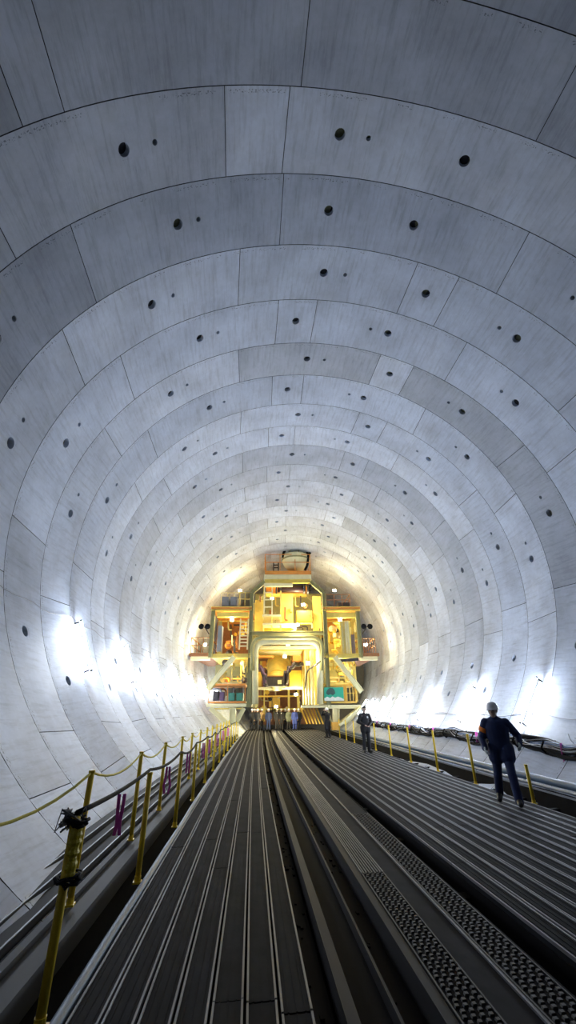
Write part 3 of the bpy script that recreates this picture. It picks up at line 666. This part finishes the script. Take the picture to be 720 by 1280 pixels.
for px, py, d, lb, pw in FL:
    p = g(px, py, d); t = thing('floodlight', lb, 'lamp', P0+Matrix.Rotation(RZ, 3, 'Z') @ p, RZ, 'floodlights and added fill lights on the gantry')  # the added fill lights are built under the same object name
    bm = bmesh.new(); box(bm, (-.13, 0, -.1), (.13, .1, .1)); obj('housing', bm, HOUS, t)
    bm = bmesh.new(); box(bm, (-.11, -.02, -.08), (.11, -.005, .08)); obj('lens', bm, emat('flood_lens', (1, .9, .6), 60), t)
    bm = bmesh.new(); beam(bm, (0, .1, 0), (0, .3, .1), .05); obj('bracket', bm, DKM, t)
    l = bpy.data.lights.new('flood', 'POINT'); l.energy = 420*pw*LK; l.color = (1, .86, .48); l.shadow_soft_size = .12
    lo = bpy.data.objects.new('flood', l); C.objects.link(lo); lo.location = P0+Matrix.Rotation(RZ, 3, 'Z') @ (p+Vector((0, -.28, 0)))

# ------------------------------------------------------------------ people
SKIN = mat('skin', (.52, .34, .26), .55, 0, .06); NAVY = mat('navy_cloth', (.012, .024, .085), .8, 0, .3, 12, .3); BLK = mat('black_cloth', (.012, .012, .015), .8, 0, .3, 12, .3)
WHT = mat('helmet_white', (.85, .85, .86), .3, 0, .03); HAIR = mat('black_hair', (.015, .012, .01), .6); SHOE = mat('black_shoe', (.015, .014, .014), .5)
OBAND = mat('orange_armband', (1.0, .25, .02), .6, 0, .1); GLOVE = mat('pale_glove', (.5, .55, .56), .8, 0, .1); TAN = mat('tan_coat', (.45, .30, .14), .8); SHIRT = mat('white_shirt', (.75, .75, .75), .8, 0, .05)
GRYC = mat('grey_green_coat', (.14, .16, .12), .8); BLUC = mat('blue_coat', (.03, .05, .22), .8); DKGR = mat('charcoal_suit', (.03, .03, .035), .8); EYEM = mat('eye_dark', (.02, .015, .012), .3)
def capsule(bm, p, q, r1, r2, n=12, fx=1, fy=1, up=None):
    p, q = Vector(p), Vector(q); d = q-p; L_ = d.length; d = d.normalized() if L_ > 1e-6 else Vector((0, 0, 1))
    ax = Vector((1, 0, 0)) if abs(d.x) < .85 else Vector((0, 1, 0)); u = (ax-d*ax.dot(d)).normalized(); w = d.cross(u); rows = []
    for k in range(1, 5): a = PI/2*(k/4-1)+.0; rows.append((p+d*math.sin(a)*r1, max(.001, math.cos(a)*r1)))
    for k in range(0, 4): a = PI/2*k/4; rows.append((q+d*math.sin(a)*r2, math.cos(a)*r2))
    rs = [[bm.verts.new(c+(u*math.cos(2*PI*k/n)*fx+w*math.sin(2*PI*k/n)*fy)*r) for k in range(n)] for c, r in rows]
    for a, b in zip(rs, rs[1:]):
        for k in range(n): bm.faces.new((a[k], a[(k+1) % n], b[(k+1) % n], b[k]))
    bm.faces.new(rs[0][::-1]); bm.faces.new(rs[-1])
def fuse(name, caps, vox, m, parent, smooth=4):
    bm = bmesh.new()
    for c in caps: capsule(bm, *c)
    bmesh.ops.recalc_face_normals(bm, faces=bm.faces)
    me = bpy.data.meshes.new(name); bm.to_mesh(me); bm.free(); o = bpy.data.objects.new(name, me); C.objects.link(o)
    r = o.modifiers.new('r', 'REMESH'); r.mode = 'VOXEL'; r.voxel_size = vox
    s = o.modifiers.new('s', 'SMOOTH'); s.iterations = smooth; s.factor = .5
    dg = bpy.context.evaluated_depsgraph_get(); m2 = bpy.data.meshes.new_from_object(o.evaluated_get(dg)); m2.name = name
    o.modifiers.clear(); o.data = m2; bpy.data.meshes.remove(me); m2.materials.clear(); m2.materials.append(m); m2.polygons.foreach_set('use_smooth', [True]*len(m2.polygons)); o.parent = parent; return o
def person(label, x0, y, rz, J, top=BLK, legs=BLK, hat=WHT, coat=0, vox=.02, h=1.74, extra=(), group=None, glove=None, shirt=None, bulk=1.0):
    """J: joints in metres in a frame facing -y: hip, knee/ankle l r, shoulder base, elbow/wrist l r, lean, head turn"""
    t = thing('person', label, 'person', (X(x0, y), y, .012), rz, group); s = h/1.74; t.scale = (s, s, s)
    V_ = Vector; hip = V_(J.get('hip', (0, 0, .90))); ch = V_(J.get('chest', (0, 0, 1.30))); nk = V_(J.get('neck', (ch.x, ch.y-.0, 1.46))); hd = V_(J.get('head', (nk.x, nk.y-.03, 1.61)))
    sides = {}
    for k, sg in (('r', -1), ('l', 1)):
        sides[k] = dict(hp=hip+V_((sg*.095, 0, 0)), kn=V_(J['knee_'+k]), an=V_(J['ankle_'+k]), sh=ch+V_((sg*.185, 0, .09))+V_(J.get('sh_'+k, (0, 0, 0))), el=V_(J['elbow_'+k]), wr=V_(J['wrist_'+k]), toe=V_(J.get('toe_'+k, (0, -1, 0))).normalized())
    hi = vox < .015; fine = vox*.55 if hi else vox
    body = [(hip, ch, .115, .13, 14, 1.15, .8), (ch, nk, .11, .055), (nk, hd, .052, .05)]
    # head: skull, jaw, nose, ears
    tn = J.get('turn', 0); rt = Matrix.Rotation(tn, 3, 'Z'); H = lambda x, y_, z: hd+rt @ V_((x, y_, z))
    body += [(H(0, .015, .035), H(0, -.005, .02), .094, .088, 16, .88, 1), (H(0, -.02, -.01), H(0, -.035, -.075), .072, .045, 14), (H(0, -.09, .005), H(0, -.108, -.02), .012, .017), (H(-.078, .01, -.01), H(-.08, .012, .02), .017, .02), (H(.078, .01, -.01), H(.08, .012, .02), .017, .02),
             (H(-.02, -.088, -.055), H(.02, -.088, -.055), .010, .010), (H(-.045, -.075, .035), H(.045, -.075, .035), .014, .014)]
    hands = []
    for k, q in sides.items():
        sg = -1 if k == 'r' else 1
        body += [(q['hp'], q['kn'], .085, .055), (q['kn'], q['an'], .055, .038), (q['an'], q['an']+q['toe']*.11+V_((0, 0, -.04)), .034, .022), (q['sh'], q['el'], .05, .04), (q['el'], q['wr'], .04, .028)]
        d = (q['wr']-q['el']).normalized(); d = (d+V_(J.get('hand_'+k, (0, 0, 0)))).normalized(); side = d.cross(V_((0, 1, 0))); side = (side if side.length > .3 else d.cross(V_((0, 0, 1)))).normalized(); nrm = d.cross(side).normalized()
        # the palm faces the body, fingers slightly curled
        fwd = V_((0, -1, 0)); fw_ = (fwd-d*fwd.dot(d)); fw_ = fw_.normalized() if fw_.length > .2 else side; inw = d.cross(fw_).normalized()*1.0
        if inw.x*sg > 0: inw = -inw
        hl = []
        pc = q['wr']+d*.05
        hl.append((q['wr'], q['wr']+d*.085, .026, .03, 12, 1, 1) if not hi else (q['wr'], q['wr']+d*.03, .026, .026))
        if hi:
            for f_, L_, o_ in ((-1.5, .070, 0), (-.5, .082, .004), (.5, .078, .003), (1.5, .060, -.004)):
                b0 = q['wr']+d*.03+fw_*(-f_)*.014; b1 = q['wr']+d*(.085+o_)+fw_*(-f_)*.021
                hl += [(b0, b1, .015, .0125), (b1, b1+(d*.85+inw*.35).normalized()*L_*.5, .0105, .0095), (b1+(d*.85+inw*.35).normalized()*L_*.5, b1+(d*.85+inw*.35).normalized()*L_*.5+(d*.6+inw*.7).normalized()*L_*.5, .0095, .008)]
            b0 = q['wr']+d*.025+fw_*.02; b1 = b0+(d*.5+fw_*.8+inw*.2).normalized()*.045; hl += [(b0, b1, .015, .013), (b1, b1+(d*.9+fw_*.25+inw*.3).normalized()*.04, .012, .009)]
        else:
            hl.append((q['wr']+d*.08, q['wr']+d*.15+inw*.02, .026, .016)); hl.append((q['wr']+d*.03+fw_*.02, q['wr']+d*.07+fw_*.05, .014, .011))
        body += hl; hands.append((q, d, hl))
    fuse('body', body, fine if hi else vox, SKIN, t, 2 if hi else 2)
    # clothing
    jk = [(hip+V_((0, 0, -.02)), hip.lerp(ch, .5), .15, .15, 16, 1.15, .82), (hip.lerp(ch, .5), ch, .15, .165, 16, 1.2, .82), (ch, ch+V_((0, 0, .08)), .16, .12, 16, 1.3, .8), (ch+V_((0, 0, .06)), nk, .12, .068), (nk, nk+V_((0, 0, .02)), .07, .066)]
    for q in sides.values():
        jk += [(ch.lerp(q['sh'], .6), q['sh'], .085, .08), (q['sh'], q['el'], .08, .062), (q['el'], q['wr'], .062, .048)]
    if coat:
        for q in sides.values(): jk.append((q['hp']+V_((0, 0, .02)), q['hp'].lerp(q['kn'], coat), .135, .125, 14))
    else: jk.append((hip+V_((0, 0, .02)), hip+V_((0, 0, -.06)), .152, .148, 16, 1.15, .85))
    jk = [(c[0], c[1], c[2]*bulk, c[3]*bulk, *c[4:]) for c in jk]
    fuse('jacket', jk, vox, top, t, 3)
    tr = [(hip+V_((0, 0, -.02)), hip+V_((0, 0, -.06)), .13, .12, 16, 1.15, .85)]
    for q in sides.values(): tr += [(q['hp'], q['kn'], .108, .076), (q['kn'], q['an']+(q['an']-q['kn']).normalized()*.02, .080, .076)]
    fuse('trousers', tr, vox, legs, t, 3)
    for k, q in sides.items():
        a = q['an']; f = q['toe']; sh = [(a+V_((0, 0, -.02)), a+(q['kn']-a).normalized()*.10, .062, .058), (a-f*.04+V_((0, 0, -.035)), a+f*.16+V_((0, 0, -.045)), .058, .048, 12), (a, a+f*.10+V_((0, 0, -.03)), .058, .05)]
        fuse('shoe', sh, min(vox, .016), SHOE, t, 2)
    for k, sg in (('l', 1), ('r', -1)):
        bm = bmesh.new(); c = H(sg*.032, -.084, .012); capsule(bm, c, c+rt @ V_((sg*.004, 0, 0)), .011, .011, 8); obj('eye', bm, EYEM, t, True)
    if hat is HAIR:
        fuse('hair', [(H(0, .03, .05), H(0, .0, .07), .098, .085, 16, .92, 1), (H(0, .06, 0), H(0, .06, .03), .07, .07)], min(vox, .015), HAIR, t, 2)
    else:
        bm = bmesh.new(); pr = [(.128, .0), (.13, .006), (.118, .012), (.117, .035), (.110, .07), (.090, .10), (.055, .122), (.015, .13)]
        lathe(bm, pr, 24, 0, 0, .92, 1.08)
        v0 = [(math.cos(a)*.115, -abs(math.sin(a))*.135-.0) for a in [PI*k/10 for k in range(11)]]
        vs = [bm.verts.new((x, yy, .004)) for x, yy in v0]; vo = [bm.verts.new((x*1.02, yy-.045*math.sin(PI*i/10), -.008)) for i, (x, yy) in enumerate(v0)]; vu = [bm.verts.new(v.co+V_((0, 0, -.006))) for v in vo]; vb = [bm.verts.new(v.co+V_((0, 0, -.006))) for v in vs]
        for i in range(10):
            bm.faces.new((vs[i], vs[i+1], vo[i+1], vo[i])); bm.faces.new((vo[i], vo[i+1], vu[i+1], vu[i])); bm.faces.new((vu[i], vu[i+1], vb[i+1], vb[i]))
        for a in range(-1, 2): pass
        bmesh.ops.transform(bm, matrix=Matrix.Translation(H(0, .01, .045)) @ Matrix.Rotation(tn, 4, 'Z') @ Matrix.Rotation(.08, 4, 'X'), verts=bm.verts)
        bmesh.ops.recalc_face_normals(bm, faces=bm.faces); he = obj('helmet', bm, hat, t, True)
        bm = bmesh.new(); tube(bm, [H(sg*.0+math.cos(a)*.085, -.01, .04-math.sin(a)*.155) for sg in (1,) for a in [PI*k/12 for k in range(13)]], .006, 6); obj('chin_strap', bm, mat('strap_grey', (.3, .3, .3), .7), t, True)
    if 'band' in extra:
        q = sides['r']; a, b = q['sh'].lerp(q['el'], .30), q['sh'].lerp(q['el'], .56); bm = bmesh.new(); tube(bm, [a, b], .09, 20, True, [.098, .092]); obj('armband', bm, OBAND, t, True)
    if glove:
        for q, d, hl in hands: fuse('glove', [(c[0], c[1], c[2]*1.12+.003, c[3]*1.12+.003) for c in hl], .006 if hi else vox, glove, t, 1)
    if shirt:
        c = ch; bm = bmesh.new(); capsule(bm, c+V_((0, -.108, .09)), c+V_((0, -.100, -.10)), .05, .02, 10, 1, .6); obj('shirt', bm, shirt, t, True)
    if 'badge' in extra:
        bm = bmesh.new(); box(bm, (ch.x+.05, ch.y-.150, ch.z-.02), (ch.x+.10, ch.y-.135, ch.z+.05)); obj('badge', bm, SHIRT, t)
    if 'band2' in extra:
        bm = bmesh.new(); lathe(bm, [(.052, -.02), (.052, .02)], 12); bm.free()
    return t
STAND = dict(knee_r=(-.10, -.02, .50), ankle_r=(-.115, .02, .085), knee_l=(.10, -.02, .50), ankle_l=(.12, .02, .085), toe_r=(-.3, -1, 0), toe_l=(.3, -1, 0), elbow_r=(-.27, .04, 1.12), wrist_r=(-.27, -.06, .88), elbow_l=(.27, .04, 1.12), wrist_l=(.27, -.06, .88))
# walking man, stepping toward the viewer's left
WALK = dict(hip=(0, 0, .90), chest=(-.0, -.05, 1.29), neck=(0, -.07, 1.45), head=(0, -.115, 1.595), turn=-.25,
            knee_l=(.12, -.20, .52), ankle_l=(.15, -.22, .10), lift_l=.03, knee_r=(-.14, .0, .48), ankle_r=(-.19, .26, .15), toe_r=(-.1, -1, -.4), toe_l=(.1, -1, .05),
            elbow_r=(-.31, .0, 1.09), wrist_r=(-.27, -.22, .93), elbow_l=(.36, .20, 1.14), wrist_l=(.36, .0, 1.0), lift_r=-.03)
person('person in navy work clothes and white helmet, orange armband, striding on right deck', 4.98, 8.72, -.62, WALK, NAVY, NAVY, WHT, .3, .012, 1.74, ('band',), glove=GLOVE, bulk=1.16)
SM = dict(STAND); SM.update(elbow_r=(-.30, .02, 1.13), wrist_r=(-.12, -.20, 1.02), elbow_l=(.30, .02, 1.13), wrist_l=(.10, -.20, 1.00), turn=.1)
person('person in black standing by the right posts, bare-headed, hands at waist, white badge', 4.82, 19.3, .1, SM, BLK, BLK, HAIR, .25, .017, 1.76, ('badge',))
PH = dict(STAND); PH.update(elbow_r=(-.24, -.26, 1.34), wrist_r=(-.09, -.28, 1.56), elbow_l=(.24, -.26, 1.34), wrist_l=(.09, -.28, 1.56))
p_ = person('person in long black coat and white helmet with both hands raised to the face', 4.72, 29.6, -.9, PH, BLK, BLK, WHT, .95, .025, 1.72)
t = thing('camera', 'small dark camera held up by the person in the long black coat', 'camera', (X(4.72, 29.6), 31.6, .012), -.9)
bm = bmesh.new(); box(bm, (-.06, -.36, 1.54), (.06, -.30, 1.62)); obj('body', bm, BLACK, t); bm = bmesh.new(); tube(bm, [(0, -.36, 1.58), (0, -.40, 1.58)], .03, 12); obj('lens', bm, BLACK, t)
GR = 'visitors gathered inside the portal'
def crowd(px, y, rz, label, top, legs, hat=WHT, coat=0, J=None, **kw):
    d = dirpx(px, 908); k = (y)/d.y; wx = d.x*k; x0 = wx-(.0643*y+.00042*y*y)
    person(label, x0, y, rz, J or STAND, top, legs, hat, coat, .035, kw.pop('h', 1.72), group=GR, **kw)
STEP = dict(STAND); STEP.update(knee_l=(.11, -.2, .52), ankle_l=(.12, -.25, .09), knee_r=(-.1, .1, .48), ankle_r=(-.1, .3, .12))
CR = [(314.5, 42, .2, 'leftmost person of the crowd, all in black with white helmet', BLK, BLK, dict(coat=.5)),
 (321.5, 41, -.3, 'person in dark clothes stepping forward, third from the left of the crowd', BLK, BLK, dict(J=STEP)),
 (318, 43, .1, 'person in black behind the two leftmost of the crowd', BLK, BLK, {}),
 (327, 42.5, .4, 'person in a tan coat in the left half of the crowd', TAN, BLK, {}),
 (335.5, 41.5, -.1, 'person in navy work clothes standing alone in the middle left of the crowd', NAVY, NAVY, {}),
 (346, 42, .3, 'person in charcoal suit with white shirt, left of the pair in the middle', DKGR, DKGR, dict(shirt=SHIRT)),
 (351.5, 42.2, -.2, 'person in charcoal suit with white shirt, right of the pair in the middle', DKGR, DKGR, dict(shirt=SHIRT)),
 (356.5, 43.5, .2, 'person in black partly behind the grey-green coat', BLK, BLK, {}),
 (361, 41.8, .2, 'person in grey-green coat in the right half of the crowd', GRYC, BLK, dict(coat=.4)),
 (368.5, 41.2, -.1, 'person in long blue coat near the right end of the crowd', BLUC, BLUC, dict(coat=.95)),
 (373.5, 42, -.4, 'rightmost person of the crowd, all in black', BLK, BLK, dict(coat=.4))]
for px, y, rz, lb, tp, lg, kw in CR: crowd(px, y, rz, lb, tp, lg, WHT, **kw)

# ------------------------------------------------------------------ world and view
w = bpy.data.worlds.new('world'); bpy.context.scene.world = w; w.use_nodes = True
w.node_tree.nodes['Background'].inputs[0].default_value = (.5, .55, .65, 1); w.node_tree.nodes['Background'].inputs[1].default_value = .02
sc = bpy.context.scene
sc.view_settings.view_transform = 'Standard'; sc.view_settings.look = 'None'; sc.view_settings.gamma = 1; sc.view_settings.use_curve_mapping = False
sc.view_settings.exposure = 0.52
sc.cycles.max_bounces = 7; sc.cycles.diffuse_bounces = 5; sc.cycles.glossy_bounces = 3
sc.cycles.use_denoising = True
